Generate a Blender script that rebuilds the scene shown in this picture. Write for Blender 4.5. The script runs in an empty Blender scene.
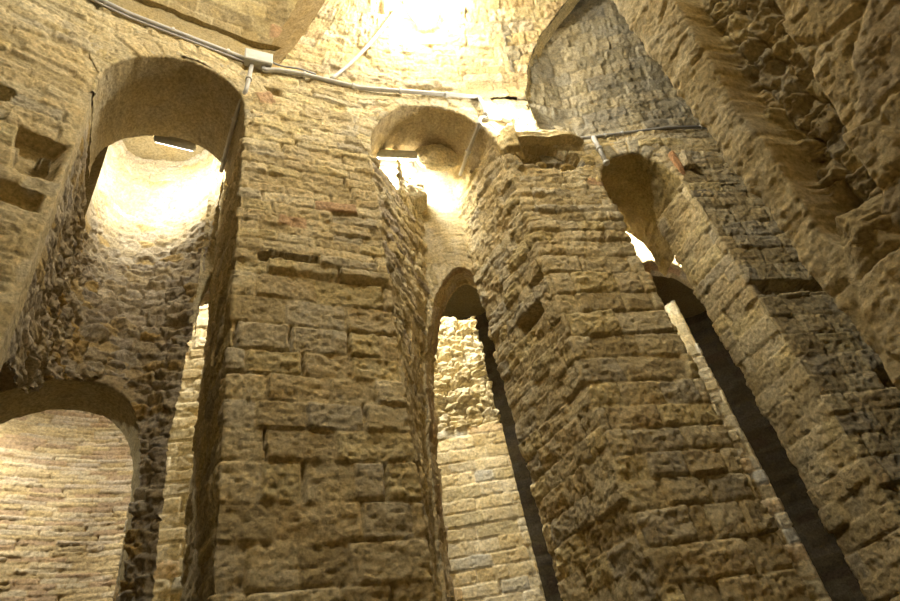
import bpy, math
import numpy as np

# ------------------------------------------------------------------ basics
Z0 = 1.6                      # eye height above the floor; heights below are given from the eye
CEN = np.array([2.585, -3.038]); RAD = 7.47      # plan circle of the curved outer wall
SPR = 6.4                     # springing height of the vault
scene = bpy.context.scene
COL = scene.collection

def hsh(i, j, s):
    i = np.asarray(i).astype(np.int64); j = np.asarray(j).astype(np.int64)
    n = (i * 374761393 + j * 668265263 + s * 1442695041) & 0xFFFFFFFF
    n = ((n ^ (n >> 13)) * 1274126177) & 0xFFFFFFFF
    n = ((n ^ (n >> 16)) * 2246822519) & 0xFFFFFFFF
    return ((n ^ (n >> 15)) & 0xFFFFFF) / float(0xFFFFFF)

def noise(x, y, s):
    xi = np.floor(x); yi = np.floor(y); fx = x - xi; fy = y - yi
    fx = fx * fx * (3 - 2 * fx); fy = fy * fy * (3 - 2 * fy)
    a = hsh(xi, yi, s); b = hsh(xi + 1, yi, s); c = hsh(xi, yi + 1, s); d = hsh(xi + 1, yi + 1, s)
    return (a + (b - a) * fx + (c - a) * fy + (a - b - c + d) * fx * fy) * 2 - 1

def fbm(x, y, s, o=4, g=.55):
    r = 0; a = 1; t = 0
    for k in range(o):
        r = r + a * noise(x * 2 ** k + 7.3 * k, y * 2 ** k + 3.1 * k, s + k); t += a; a *= g
    return r / t

def ridge(x, y, s, o=4):
    r = 0; a = 1; t = 0
    for k in range(o):
        r = r + a * (1 - 2 * np.abs(noise(x * 2 ** k + 5.3 * k, y * 2 ** k, s + k))); t += a; a *= .55
    return r / t

def grit(U, V, s=900):
    return .005 * ridge(U * 13, V * 17, s, 3) + .006 * ridge(U * 26, V * 34, s + 4, 2) + .003 * noise(U * 75, V * 75, s + 6) - .012 * sst(noise(U * 24, V * 30, s + 9), .45, .75)

def sst(x, a, b):
    t = np.clip((x - a) / (b - a), 0, 1); return t * t * (3 - 2 * t)

def lin(h):
    c = [int(h[i:i + 2], 16) / 255 for i in (0, 2, 4)]
    return np.array([(v / 12.92 if v < .04045 else ((v + .055) / 1.055) ** 2.4) for v in c])

TAN = [lin(c) for c in ('d0c3a0', 'c6b792', 'd8cba8', 'bcad88', 'ccbc96', 'c2b89e', 'd3c498')]
GREY = [lin(c) for c in ('a39d8a', 'aca288', '979180', 'b0a78e', '9f977f')]
BRICK = lin('bb9d7c'); MORT = lin('c6b791'); PALE = [lin(c) for c in ('d2c8ac', 'c8bc9c', 'd8cfb6', 'bfb493', 'c9bfa4')]
FIELD = [lin(c) for c in ('bcb19e', 'c8bda8', 'b0a594', 'c2ae84', 'b89f6a', 'c5bba8', 'b4aa98')]
THINB = [lin(c) for c in ('c4b28c', 'b8a57e', 'c9bb9e', 'b0997c', 'bfb098')]

# ------------------------------------------------------------------ masonry patterns (height, colour)
def bounds(thr, lo=(.2, .26), hi=(.09, .14), top=9.0, bot=-2.0, seed=5):
    r = np.random.RandomState(seed); z = top; out = [z]
    while z > thr: z -= r.uniform(*hi); out.append(z)
    while z > bot: z -= r.uniform(*lo); out.append(z)
    return np.array(out[::-1])

def courses(thr=3.5, lo=(.2, .26), hi=(.09, .14), wlo=.42, whi=.36, pal=TAN, seed=1, jw=.013, jd=.018,
            off=.008, rough=.013, bulge=.002, brick=.0, miss=.02, missz=None, mort=MORT, lean=0.0, warp=.02, flush=.4):
    zb = bounds(thr, lo, hi); n = len(zb); pal = np.array(pal)
    def f(U, V, P=None):
        w1 = fbm(U * 1.3, V * 1.3, seed + 11, 3); w2 = fbm(U * 6, V * 6, seed + 21, 3)
        z = V + lean * U + warp * w1 + .011 * w2
        u = U + .02 * fbm(U * 5, V * 5, seed + 31, 3)
        k = np.clip(np.searchsorted(zb, z) - 1, 0, n - 2); kk = n - k      # counted from the top
        thin = zb[k] > thr - .02
        w = np.where(thin, whi, wlo) * (.75 + .5 * hsh(kk, 0, seed + 2))
        t = (u + 50 * hsh(kk, 1, seed + 3)) / w
        j = np.floor(t); j = np.where(t < j + .6 * hsh(j, kk, seed + 4), j - 1, j)
        bl = j + .6 * hsh(j, kk, seed + 4); br = j + 1 + .6 * hsh(j + 1, kk, seed + 4)
        dl = (t - bl) * w; dr = (br - t) * w; db = z - zb[k]; dt = zb[k + 1] - z
        hh = zb[k + 1] - zb[k]
        ex = np.minimum(dl, dr); ey = np.minimum(db, dt)
        e = -np.log(np.exp(-ex / .007) + np.exp(-ey / .007)) * .007       # rounded inner distance
        j1 = hsh(j, kk, seed + 6); j2 = hsh(j, kk, seed + 7); j3 = hsh(j, kk, seed + 8); j4 = hsh(j, kk, seed + 9)
        jwid = jw * np.where(thin, .7, 1.)
        prof = sst(e, 0, jwid)
        cx = (t - (bl + br) / 2) * w; cz = z - (zb[k] + zb[k + 1]) / 2
        open_ = np.clip(.6 + 1.3 * fbm(U * 1.1 + 9, V * 1.1, seed + 41, 3) - flush * .5, .1, 1.6)
        cr = ridge(U * 7 + j1 * 30, V * 9 + j2 * 30, seed + 51, 4)
        h = -jd * open_ * (1 - prof) + prof * ((j1 - .5) * off * 2 + (j2 - .5) * .10 * cx * 2 + (j3 - .5) * .09 * cz * 2
             + bulge * (1 - (2 * cz / hh) ** 2) + rough * cr * (.4 + .9 * j4))
        m = miss if missz is None else missz(U, V)
        vj = (hsh(j, kk, seed + 17) < .16) & (dl < .016) & (ey > .0)
        h = np.where(vj, h - 1.6 * jd, h)
        gone = (hsh(j, kk, seed + 13) < m)
        h = np.where(gone & (e > .004), -.13 - .03 * w2, h)
        h = h + grit(U, V, seed + 61) + .012 * w1
        c = pal[(j4 * (len(pal) - .001)).astype(int)] * (.86 + .26 * j3)[..., None]
        isb = thin & (hsh(j, kk, seed + 14) < brick)
        c = np.where(isb[..., None], BRICK * (.9 + .2 * j3)[..., None], c)
        mix = sst(e, .0, jwid * .8)[..., None]
        c = mort * (1 - mix) + c * mix
        blot = (1 + .10 * fbm(U * 3, V * 3, seed + 71, 4))[..., None]
        return h, c * blot
    return f

def rubble(su=.16, sv=.09, pal=FIELD, seed=3, amp=.06, rough=.02, tilt=.5, mort=MORT, lean=0, big=.05, jd=.03, pale=None):
    pal = np.array(pal)
    def f(U, V, P=None):
        x = (U + .03 * fbm(U * 4, V * 4, seed + 1, 2)) / su; y = (V + lean * U + .03 * fbm(U * 4 + 9, V * 4, seed + 2, 2) + .012 * fbm(U * 14, V * 14, seed + 12, 2)) / sv
        xi = np.floor(x); yi = np.floor(y)
        f1 = np.full(x.shape, 9.); f2 = np.full(x.shape, 9.); ci = np.zeros(x.shape); cj = np.zeros(x.shape); ox = np.zeros(x.shape); oy = np.zeros(x.shape)
        for a in (-1, 0, 1):
            for b in (-1, 0, 1):
                i = xi + a; j = yi + b
                px = i + .12 + .76 * hsh(i, j, seed + 5); py = j + .12 + .76 * hsh(i, j, seed + 6)
                an = 3.1 * hsh(i, j, seed + 15); dx_ = (x - px) * np.cos(an) + (y - py) * np.sin(an); dy_ = (y - py) * np.cos(an) - (x - px) * np.sin(an)
                d = .55 * np.maximum(np.abs(dx_), np.abs(dy_) * 1.25) + .45 * np.sqrt(dx_ ** 2 + dy_ ** 2)
                near = d < f1
                f2 = np.where(near, f1, np.minimum(f2, d))
                ci = np.where(near, i, ci); cj = np.where(near, j, cj)
                ox = np.where(near, x - px, ox); oy = np.where(near, y - py, oy)
                f1 = np.where(near, d, f1)
        e = f2 - f1
        r1 = hsh(ci, cj, seed + 7); r2 = hsh(ci, cj, seed + 8); r3 = hsh(ci, cj, seed + 9); r4 = hsh(ci, cj, seed + 10)
        prof = sst(e, 0, .16)
        cr = ridge(U * 8 + r1 * 20, V * 11 + r2 * 20, seed + 51, 4)
        h = prof * (jd + (r1 - .35) * amp + tilt * .1 * ((r2 - .5) * ox * .9 + (r3 - .15) * oy * 1.1)) - jd
        h = h + rough * cr + rough * .9 * ridge(U * 4.5 + V * 2, V * 9, seed + 55, 4) + big * fbm(U * 1.4, V * 1.4, seed + 31, 3) + grit(U, V, seed + 61)
        c = pal[(r4 * (len(pal) - .001)).astype(int)] * (.82 + .3 * r3)[..., None]
        mix = sst(e, .03, .16)[..., None] * np.where(r2 > .35, 1., .25)[..., None]
        m = mort
        c = m * (1 - mix) + c * mix
        return h, c * (1 + .1 * fbm(U * 3, V * 3, seed + 71, 4))[..., None]
    return f

def plaster(base, seed=9, amp=.006, streak=0.0):
    b = np.array(base)
    def f(U, V, P=None):
        n = fbm(U * 5, V * 5, seed, 4)
        st = fbm(U * 16, V * 2.2, seed + 9, 3) * streak
        h = amp * (n + .8 * ridge(U * 9, V * 9, seed + 3, 3)) + .3 * amp * st + .5 * grit(U, V, seed + 5)
        return h, b * (1 + .12 * n + .10 * st)[..., None]
    return f

# ------------------------------------------------------------------ materials
def mat_stone(name, rough=.93, bump=.6, spec=.2, scale=1.0):
    m = bpy.data.materials.new(name); m.use_nodes = True
    N = m.node_tree.nodes; L = m.node_tree.links; bs = N['Principled BSDF']
    bs.inputs['Roughness'].default_value = rough; bs.inputs['Specular IOR Level'].default_value = spec
    at = N.new('ShaderNodeVertexColor'); at.layer_name = 'Col'
    tc = N.new('ShaderNodeTexCoord')
    n1 = N.new('ShaderNodeTexNoise'); n1.inputs['Scale'].default_value = 38 * scale; n1.inputs['Detail'].default_value = 8; n1.inputs['Roughness'].default_value = .65
    n2 = N.new('ShaderNodeTexNoise'); n2.inputs['Scale'].default_value = 5 * scale; n2.inputs['Detail'].default_value = 5
    L.new(tc.outputs['Object'], n1.inputs['Vector']); L.new(tc.outputs['Object'], n2.inputs['Vector'])
    r1 = N.new('ShaderNodeMapRange'); r1.inputs['From Min'].default_value = .3; r1.inputs['From Max'].default_value = .7
    r1.inputs['To Min'].default_value = .58; r1.inputs['To Max'].default_value = 1.36
    L.new(n1.outputs['Fac'], r1.inputs['Value'])
    hs = N.new('ShaderNodeMix'); hs.data_type = 'RGBA'; hs.blend_type = 'MULTIPLY'; hs.inputs['Factor'].default_value = 1
    L.new(at.outputs['Color'], hs.inputs['A']); L.new(r1.outputs['Result'], hs.inputs['B'])
    r2 = N.new('ShaderNodeMapRange'); r2.inputs['From Min'].default_value = .35; r2.inputs['From Max'].default_value = .65
    L.new(n2.outputs['Fac'], r2.inputs['Value'])
    mx = N.new('ShaderNodeMix'); mx.data_type = 'RGBA'; mx.blend_type = 'MIX'
    tint = N.new('ShaderNodeMix'); tint.data_type = 'RGBA'; tint.blend_type = 'MULTIPLY'; tint.inputs['Factor'].default_value = 1
    tint.inputs['B'].default_value = (1.0, .95, .82, 1)
    L.new(hs.outputs['Result'], tint.inputs['A']); L.new(hs.outputs['Result'], mx.inputs['A']); L.new(tint.outputs['Result'], mx.inputs['B']); L.new(r2.outputs['Result'], mx.inputs['Factor'])
    L.new(mx.outputs['Result'], bs.inputs['Base Color'])
    n3 = N.new('ShaderNodeTexNoise'); n3.inputs['Scale'].default_value = 34 * scale; n3.inputs['Detail'].default_value = 7; n3.inputs['Roughness'].default_value = .78
    L.new(tc.outputs['Object'], n3.inputs['Vector'])
    b = N.new('ShaderNodeBump'); b.inputs['Strength'].default_value = bump; b.inputs['Distance'].default_value = .045
    L.new(n3.outputs['Fac'], b.inputs['Height']); L.new(b.outputs['Normal'], bs.inputs['Normal'])
    return m

def mat_flat(name, rgb, rough=.5, emit=0, ecol=(1, .93, .8), metal=0):
    m = bpy.data.materials.new(name); m.use_nodes = True
    N = m.node_tree.nodes; L = m.node_tree.links; bs = N['Principled BSDF']
    bs.inputs['Roughness'].default_value = rough; bs.inputs['Metallic'].default_value = metal
    n = N.new('ShaderNodeTexNoise'); n.inputs['Scale'].default_value = 14; n.inputs['Detail'].default_value = 4
    tc = N.new('ShaderNodeTexCoord'); L.new(tc.outputs['Object'], n.inputs['Vector'])
    cr = N.new('ShaderNodeValToRGB'); cr.color_ramp.elements[0].position = .3; cr.color_ramp.elements[1].position = .7
    cr.color_ramp.elements[0].color = (*[c * .85 for c in rgb], 1); cr.color_ramp.elements[1].color = (*[min(1, c * 1.08) for c in rgb], 1)
    L.new(n.outputs['Fac'], cr.inputs['Fac']); L.new(cr.outputs['Color'], bs.inputs['Base Color'])
    if emit:
        bs.inputs['Emission Color'].default_value = (*ecol, 1); bs.inputs['Emission Strength'].default_value = emit
    return m

STONE = mat_stone('sandstone_masonry'); PLAST = mat_stone('lime_render', bump=.3)
PIPE = mat_flat('grey_pvc_pipe', (.48, .47, .44), .45); BOXM = mat_flat('grey_plastic', (.46, .45, .41), .5)
HOUS = mat_flat('lamp_housing_grey', (.55, .55, .52), .4); CABLE = mat_flat('grey_cable', (.3, .3, .29), .6)
GLOW = mat_flat('lit_diffuser', (.9, .88, .8), .4, emit=18); GLOW2 = mat_flat('lit_tube_diffuser', (.9, .88, .8), .4, emit=12)
EARTH = mat_stone('packed_earth', bump=.5)

# ------------------------------------------------------------------ mesh builders
def to_mesh(name, V, F, mat, parent=None, col=None, smooth=True):
    V = np.asarray(V, float); F = np.asarray(F)
    V = V + np.array([0, 0, Z0])
    org = np.zeros(3)
    if parent is None and name_origin.get('on', True):
        org = np.array([V[:, 0].mean(), V[:, 1].mean(), V[:, 2].min()])
    elif parent is not None:
        org = np.zeros(3)
        V = V - np.array(parent.location)
    me = bpy.data.meshes.new(name)
    Vl = (V - org).astype(np.float32)
    me.vertices.add(len(Vl)); me.vertices.foreach_set('co', Vl.ravel())
    k = F.shape[1]
    me.loops.add(F.size); me.loops.foreach_set('vertex_index', F.ravel().astype(np.int32))
    me.polygons.add(len(F)); me.polygons.foreach_set('loop_start', np.arange(0, F.size, k, dtype=np.int32))
    me.polygons.foreach_set('loop_total', np.full(len(F), k, dtype=np.int32))
    me.polygons.foreach_set('use_smooth', np.full(len(F), smooth))
    me.update(calc_edges=True)
    if col is not None:
        a = me.color_attributes.new('Col', 'FLOAT_COLOR', 'POINT')
        a.data.foreach_set('color', np.c_[np.clip(col, 0, 1), np.ones(len(col))].astype(np.float32).ravel())
    me.materials.append(mat)
    o = bpy.data.objects.new(name, me); COL.objects.link(o)
    o.location = org
    if parent is not None: o.parent = parent
    return o
name_origin = {'on': True}

def compact(P, C, F):
    used = np.zeros(len(P), bool); used[F.ravel()] = True
    idx = np.cumsum(used) - 1
    return P[used], C[used], idx[F]

def grid_arrays(pos, us, vs, pat, mask=None, ref=(0, 0, 1.), dispm=None, inward=False):
    U, V = np.meshgrid(us, vs)
    P = pos(U, V)
    du = np.gradient(P, axis=1); dv = np.gradient(P, axis=0)
    n = np.cross(du, dv); n /= np.linalg.norm(n, axis=-1, keepdims=True) + 1e-12
    flip = False
    if inward:                                      # faces a centre point (closed plans): away from it
        s = ((P - np.array(ref)) * n).sum(-1).mean(); flip = s < 0
    else:
        s = ((np.array(ref) - P) * n).sum(-1).mean(); flip = s < 0
    if flip: n = -n
    h, c = pat(U, V, P)
    if dispm is not None: h = h * dispm(U, V)
    P = P + n * h[..., None]
    ny, nx = U.shape
    idx = np.arange(ny * nx).reshape(ny, nx)
    a, b, cc, d = idx[:-1, :-1], idx[:-1, 1:], idx[1:, 1:], idx[1:, :-1]
    F = np.stack([a, b, cc, d], -1) if not flip else np.stack([a, d, cc, b], -1)
    if mask is not None:
        M = mask(U, V)
        ok = M[:-1, :-1] & M[:-1, 1:] & M[1:, 1:] & M[1:, :-1]
        F = F[ok]
    F = F.reshape(-1, 4)
    return compact(P.reshape(-1, 3), c.reshape(-1, 3), F)

def grid(name, *a, mat=None, parent=None, **k):
    P, C, F = grid_arrays(*a, **k)
    return to_mesh(name, P, F, mat or STONE, parent, C)

def vsp(z0, z1, d, fine=.35, dc=.06):
    """heights: coarse under the frame, fine where it shows"""
    out = []
    if z0 < fine: out.append(np.arange(z0, min(fine, z1), dc))
    s = max(z0, fine)
    if z1 > s: out.append(np.linspace(s, z1, max(2, int((z1 - s) / d) + 1)))
    return np.concatenate(out)

def polyl(pts, us0=0.0):
    pts = np.array(pts, float); L = np.r_[0, np.cumsum(np.linalg.norm(np.diff(pts, axis=0), axis=1))] + us0
    def f(u):
        x = np.interp(u, L, pts[:, 0]); y = np.interp(u, L, pts[:, 1])
        # straight continuation past the ends
        e0 = (pts[1] - pts[0]) / np.linalg.norm(pts[1] - pts[0]); e1 = (pts[-1] - pts[-2]) / np.linalg.norm(pts[-1] - pts[-2])
        lo = np.minimum(u - L[0], 0); hi = np.maximum(u - L[-1], 0)
        return x + lo * e0[0] + hi * e1[0], y + lo * e0[1] + hi * e1[1]
    return f, L

def segs(L, d):
    out = []
    for a, b in zip(L[:-1], L[1:]):
        n = max(2, int(math.ceil((b - a) / d)))
        out.append(np.linspace(a, b, n + 1)[:-1])
    return np.concatenate(out + [[L[-1]]])

def wallpos(f):
    def p(U, V):
        x, y = f(U); return np.stack([x, y, V], -1)
    return p

def inside(poly, X, Y):
    r = np.zeros(X.shape, bool); n = len(poly)
    for i in range(n):
        x0, y0 = poly[i]; x1, y1 = poly[(i + 1) % n]
        if y0 == y1: continue
        c = ((y0 > Y) != (y1 > Y)) & (X < (x1 - x0) * (Y - y0) / (y1 - y0) + x0)
        r ^= c
    return r

def dirv(az): return np.array([math.sin(math.radians(az)), math.cos(math.radians(az))])

def setp(o, label=None, cat=None, group=None, kind=None):
    if label: o['label'] = label
    if cat: o['category'] = cat
    if group: o['group'] = group
    if kind: o['kind'] = kind
    return o

def empty(name, loc, label=None, cat=None, group=None, rot=None):
    o = bpy.data.objects.new(name, None); COL.objects.link(o); o.empty_display_size = .1
    o.location = (loc[0], loc[1], loc[2] + Z0)
    return setp(o, label, cat, group)

def tube(pts, r, n=10):
    pts = np.array(pts, float); m = len(pts); V = []; F = []
    prev = None
    for i in range(m):
        t = pts[min(i + 1, m - 1)] - pts[max(i - 1, 0)]; t /= np.linalg.norm(t)
        if prev is None:
            a = np.array([0, 0, 1.]) if abs(t[2]) < .9 else np.array([1., 0, 0]); x = np.cross(t, a)
        else: x = prev - t * (prev @ t)
        x /= np.linalg.norm(x); prev = x; y = np.cross(t, x)
        for k in range(n):
            an = 2 * math.pi * k / n; V.append(pts[i] + r * (math.cos(an) * x + math.sin(an) * y))
    for i in range(m - 1):
        for k in range(n):
            F.append((i * n + k, i * n + (k + 1) % n, (i + 1) * n + (k + 1) % n, (i + 1) * n + k))
    c0 = len(V); V.append(pts[0]); V.append(pts[-1])
    for k in range(n):
        F.append((c0, (k + 1) % n, k, k)); b = (m - 1) * n; F.append((c0 + 1, b + k, b + (k + 1) % n, b + (k + 1) % n))
    return np.array(V), F

def bendpath(pts, rad=.05, n=5):
    """polyline with its corners rounded"""
    pts = [np.array(p, float) for p in pts]; out = [pts[0]]
    for i in range(1, len(pts) - 1):
        a, b, c = pts[i - 1], pts[i], pts[i + 1]
        ra = min(rad, np.linalg.norm(b - a) * .45); rc = min(rad, np.linalg.norm(c - b) * .45)
        p = b + (a - b) / np.linalg.norm(a - b) * ra; q = b + (c - b) / np.linalg.norm(c - b) * rc
        for k in range(n + 1):
            t = k / n; out.append((1 - t) ** 2 * p + 2 * t * (1 - t) * b + t * t * q)
    out.append(pts[-1]); return np.array(out)

def poly_mesh(name, V, F, mat, parent=None, smooth=True):
    """any polygons (python lists)"""
    me = bpy.data.meshes.new(name)
    V = np.asarray(V, float) + np.array([0, 0, Z0])
    org = np.zeros(3)
    if parent is None: org = np.array([V[:, 0].mean(), V[:, 1].mean(), V[:, 2].min()]); V = V - org
    else: V = V - np.array(parent.location)
    F2 = [tuple(dict.fromkeys(int(i) for i in f)) for f in F]
    me.from_pydata([tuple(v) for v in V], [], F2); me.update()
    for p in me.polygons: p.use_smooth = smooth
    me.materials.append(mat)
    o = bpy.data.objects.new(name, me); COL.objects.link(o); o.location = org
    if parent is not None: o.parent = parent
    return o

# ------------------------------------------------------------------ plan of the outer wall
E1 = np.array([-2.457, 2.474]); E2 = np.array([-1.500, 3.216]); E3 = np.array([-.464, 3.781]); E4 = np.array([.901, 4.240])
E5 = np.array([1.800, 4.520]); E7 = np.array([2.620, 4.560]); K9 = E7 + 2.6 * np.array([.966, .26])
JB = E1 + .16 * dirv(-33)
front, FL = polyl([(-3.56, .55), (-3.42, 1.2), (-3.11, 1.80), E1, E2, E3, E4, E5, E7, K9])
u0, uA, uB, uE1, uE2, uE3, uE4, uE5, uE7, uK9 = FL
T1, T2, T3 = 5.2, 5.6, 4.6            # tops of the three piers, where the arches spring

rim1 = [(0, 5.0), (0, 5.28), (.04, 5.45), (.11, 5.6), (.2, 5.73), (.32, 5.84), (.5, 5.95), (.7, 6.01), (.85, 6.0), (.98, 5.94), (1.1, 5.83), (1.17, 5.7), (1.21, 5.5), (1.212, 5.1)]
rim2 = [(0, 4.9), (.005, 5.2), (.03, 5.5), (.1, 5.7), (.2, 5.88), (.41, 6.09), (.65, 6.16), (.87, 6.13), (1.08, 6.03), (1.25, 5.86), (1.36, 5.65), (1.43, 5.4), (1.44, 5.1)]
rim3 = [(0, 4.3), (.01, 4.8), (.05, 5.02), (.13, 5.16), (.3, 5.25), (.5, 5.25), (.64, 5.15), (.74, 4.98), (.8, 4.78), (.82, 4.5), (.82, 4.3)]

def smooth_rim(pts, d=.012):
    pts = np.array(pts, float)
    for _ in range(2):                                     # corner cutting
        q = [pts[0]]
        for a, b in zip(pts[:-1], pts[1:]): q += [a * .75 + b * .25, a * .25 + b * .75]
        q.append(pts[-1]); pts = np.array(q)
    L = np.r_[0, np.cumsum(np.linalg.norm(np.diff(pts, axis=0), axis=1))]
    s = np.linspace(0, L[-1], int(L[-1] / d))
    P = np.stack([np.interp(s, L, pts[:, 0]), np.interp(s, L, pts[:, 1])], -1)
    T = np.gradient(P, axis=0); T /= np.linalg.norm(T, axis=1, keepdims=True)
    Nn = np.stack([-T[:, 1], T[:, 0]], -1)                  # left of travel = outwards for a left-to-right arch
    return s, P, Nn

def arch(name, f, ua, rim, depth, az, band, pat, matl=None, soff=None, parent=None, bw=None, d=.013, ref=(0, 0, 1.), vary=None, wob=.012, seed=3):
    """stone ring on the face and the soffit behind it, one surface"""
    s, P, Nn = smooth_rim(rim, d)
    B = -np.linspace(1, 0, max(3, int(band / d)))[:-1]; D = np.linspace(0, depth, max(3, int(depth / (d * 1.3))))
    vs = np.r_[B, D]
    bws = np.full(len(s), band) if bw is None else np.interp(P[:, 1], bw[0], bw[1])
    dv = dirv(az)
    si = np.arange(len(s))
    def pos(U, V):
        i = U.astype(int)
        ob = np.where(V < 0, -V, 0) * bws[i]
        wb = wob * fbm(s[i] * 7, V * 0, seed, 3)
        a = P[i, 0] + Nn[i, 0] * (ob + wb); z = P[i, 1] + Nn[i, 1] * (ob + wb)
        dd = np.where(V > 0, V, 0)
        if vary is not None: z = z + vary * dd
        x, y = f(ua + a)
        return np.stack([x + dv[0] * dd, y + dv[1] * dd, z], -1)
    def pt(U, V, PP):
        i = U.astype(int); S = s[i]
        Vb = np.where(V < 0, V * bws[i], V)
        h1, c1 = pat(S, Vb, PP); h2, c2 = (soff or plaster(TAN[0]))(S, Vb, PP)
        k = sst(Vb, -.01, .03)
        h = h1 * (1 - k) + h2 * k
        h = h - .05 * sst(-V, .93, 1.0)
        # soffit displaced inwards only
        return h, c1 * (1 - k[..., None]) + c2 * k[..., None]
    return grid(name, pos, si.astype(float), vs, pt, mat=matl or STONE, parent=parent, ref=ref)

def vouss(w=.14, band=.38, pal=TAN, seed=31, jd=.012, rough=.01, mort=MORT, split=.25):
    pal = np.array(pal)
    def f(S, V, PP=None):
        t = S / w + .25 * fbm(S * 2, V * 2, seed, 2); j = np.floor(t); j = np.where(t < j + .5 * hsh(j, 0, seed), j - 1, j)
        bl = j + .5 * hsh(j, 0, seed); br = j + 1 + .5 * hsh(j + 1, 0, seed)
        e = np.minimum(t - bl, br - t) * w
        cut = band * (.4 + .5 * hsh(j, 3, seed)); ev = np.abs(V + cut); e = np.minimum(e, ev)
        q = (V + cut > 0).astype(int)
        r1 = hsh(j, 5 + q, seed); r2 = hsh(j, 9 + q, seed)
        p = sst(e, 0, .014)
        h = -jd * (1 - p) + p * ((r1 - .5) * .016 + rough * ridge(S * 9, V * 5 + r1 * 9, seed + 5, 4)) + .01
        c = pal[(r2 * (len(pal) - .001)).astype(int)] * (.88 + .22 * r1)[..., None]
        c = np.where((r2 > .97)[..., None], BRICK, c)
        return h + .8 * grit(S, V, seed + 8), mort * (1 - p)[..., None] + c * p[..., None]
    return f

# ------------------------------------------------------------------ setting: floor, walls, vaults
def flat(name, x0, x1, y0, y1, z, d, pat, kind='structure', mat=STONE, ref=None):
    o = grid(name, lambda U, V: np.stack([U, V, np.full(U.shape, z)], -1), np.arange(x0, x1, d), np.arange(y0, y1, d), pat, mat=mat,
             ref=ref or ((x0 + x1) / 2, (y0 + y1) / 2, 2.))
    return setp(o, kind=kind)

flat('floor', -9, 9, -6, 11, -Z0, .12, plaster(lin('8a7d62'), 77, .02), mat=EARTH)

def frontmiss(U, V):
    left = (U < uE1) & (V > 3.5) & (V < 4.3)
    return np.where(left, .34, .015)
pat_wall = courses(3.5, miss=.02, missz=frontmiss, seed=1, brick=.006, rough=.014)
pat_left = courses(4.35, lo=(.15, .22), wlo=.34, seed=1, missz=frontmiss, brick=.015, rough=.015, off=.012, hi=(.09, .14))

def hole(rim, ua, grow=.02):
    s, P, Nn = smooth_rim(rim, .05)
    Q = P + Nn * grow
    q = [(ua + a, z) for a, z in Q]
    return [(q[0][0], -5)] + q + [(q[-1][0], -5)]
h1, h2, h3 = hole(rim1, uE1), hole(rim2, uE3), hole(rim3, uE5)
uV = uE4 + .515                                   # where the lit vault ends and the lunette starts
def m_front(U, V):
    ok = ~(inside(h1, U, V) | inside(h2, U, V) | inside(h3, U, V))
    ok &= ~((U > uE2) & (U < uE3) & (V < T1)) & ~((U > uE4) & (U < uE5) & (V < T2)) & ~((U > uE7) & (V < T3))
    ok &= ~((U > uE5) & (U < uE7) & (V < T3)) & ~((U > uV) & (V > 5.6))
    return ok
o = grid('wall_front', wallpos(front), segs([uE1, uE2, uE3, uE4, uV, uE5, uE7, uK9], .013), np.arange(4.5, SPR + .02, .012), pat_wall, mask=m_front)
setp(o, kind='structure')
def m_left(U, V): return (U <= uE1 + .001)
wlf, wlL = polyl([(-3.56, .55), (-3.42, 1.2), (-3.11, 1.80), E1, JB], u0)
pjb = plaster(lin('c8bb9a'), 29, .012)
def pat_lj(U, V, P):
    h, c = pat_left(U, V); h2, c2 = pjb(U, V); k = sst(U, uE1 - .02, uE1 + .01)
    e = 1 - .95 * sst(U, uE1 - .10, uE1 - .01)
    return h * e * (1 - k) + .6 * h2 * k, c * (1 - k[..., None]) + c2 * k[..., None]
o = grid('wall_left', wallpos(wlf), segs(wlL, .014), vsp(-Z0, SPR + .02, .014, fine=1.2), pat_lj, mask=lambda U, V: (U < uE1 + .001) | (V < 5.62))
setp(o, kind='structure')

# lit barrel vault along the wall, and the higher vault left of it
def ringang(a): return CEN[0] + 0 * a, a
def vault_pos(r, hgt, z0):
    def p(U, V):                                   # U angle on the circle (deg), V angle up the section (deg)
        ph = np.radians(V); D = RAD - r * (1 - np.cos(ph)); zz = z0 + hgt * np.sin(ph); a = np.radians(U)
        return np.stack([CEN[0] + D * np.sin(a), CEN[1] + D * np.cos(a), zz], -1)
    return p
pv = courses(-3, lo=(.13, .19), hi=(.13, .19), wlo=.38, seed=61, off=.012, rough=.022, jd=.016, miss=0, brick=.0, pal=[lin('c9b98f'), lin('c0ae84'), lin('b8a47e'), lin('cfc19a'), lin('c6b798')], bulge=.004, warp=.04, flush=.7)
def pvault(U, V, P): return pv(np.radians(U) * RAD, V * math.pi / 180 * 2.0)
CA, CB = -31.0, -9.26
# the cut where the cross vault over the lunette starts, in (circle angle, section angle)
cut = np.array([(-9.26, 0), (-8.6, 6), (-8.1, 13.7), (-7.2, 21), (-6.0, 28), (-3.6, 36.5), (-1.2, 43.5), (2, 52), (7, 58), (12, 50), (16, 32), (18, 12), (19, 0)])
cpoly = [tuple(c) for c in cut]
def cang(V): return np.interp(V, [0, 5, 35.7, 90], [-31.0, -30.7, -27.2, -24])
def vaultA(U, V):
    c = cang(V); U2 = np.where(U < -22, c + (U - CA) * (-22 - c) / (-22 - CA), U)
    return vault_pos(2.0, 2.0, SPR)(U2, V)
o = grid('ceiling', vaultA, np.r_[np.arange(CA, 2, .11), np.arange(2, 40, .5)], np.r_[np.arange(0, 52, .38), np.arange(52, 181, 2.5)], pvault,
         mask=lambda U, V: ~inside(cpoly, U, V), ref=(0, 0, 3.))
setp(o, kind='structure')
po = courses(-3, lo=(.15, .22), hi=(.15, .22), wlo=.45, seed=67, off=.015, rough=.02, jd=.02, miss=0, brick=.02, pal=[lin('b5a67e'), lin('a89872'), lin('9c8d6a')], flush=.6)
def pvault2(U, V, P): return po(np.radians(U) * RAD, V * math.pi / 180 * 2.3)
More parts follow.
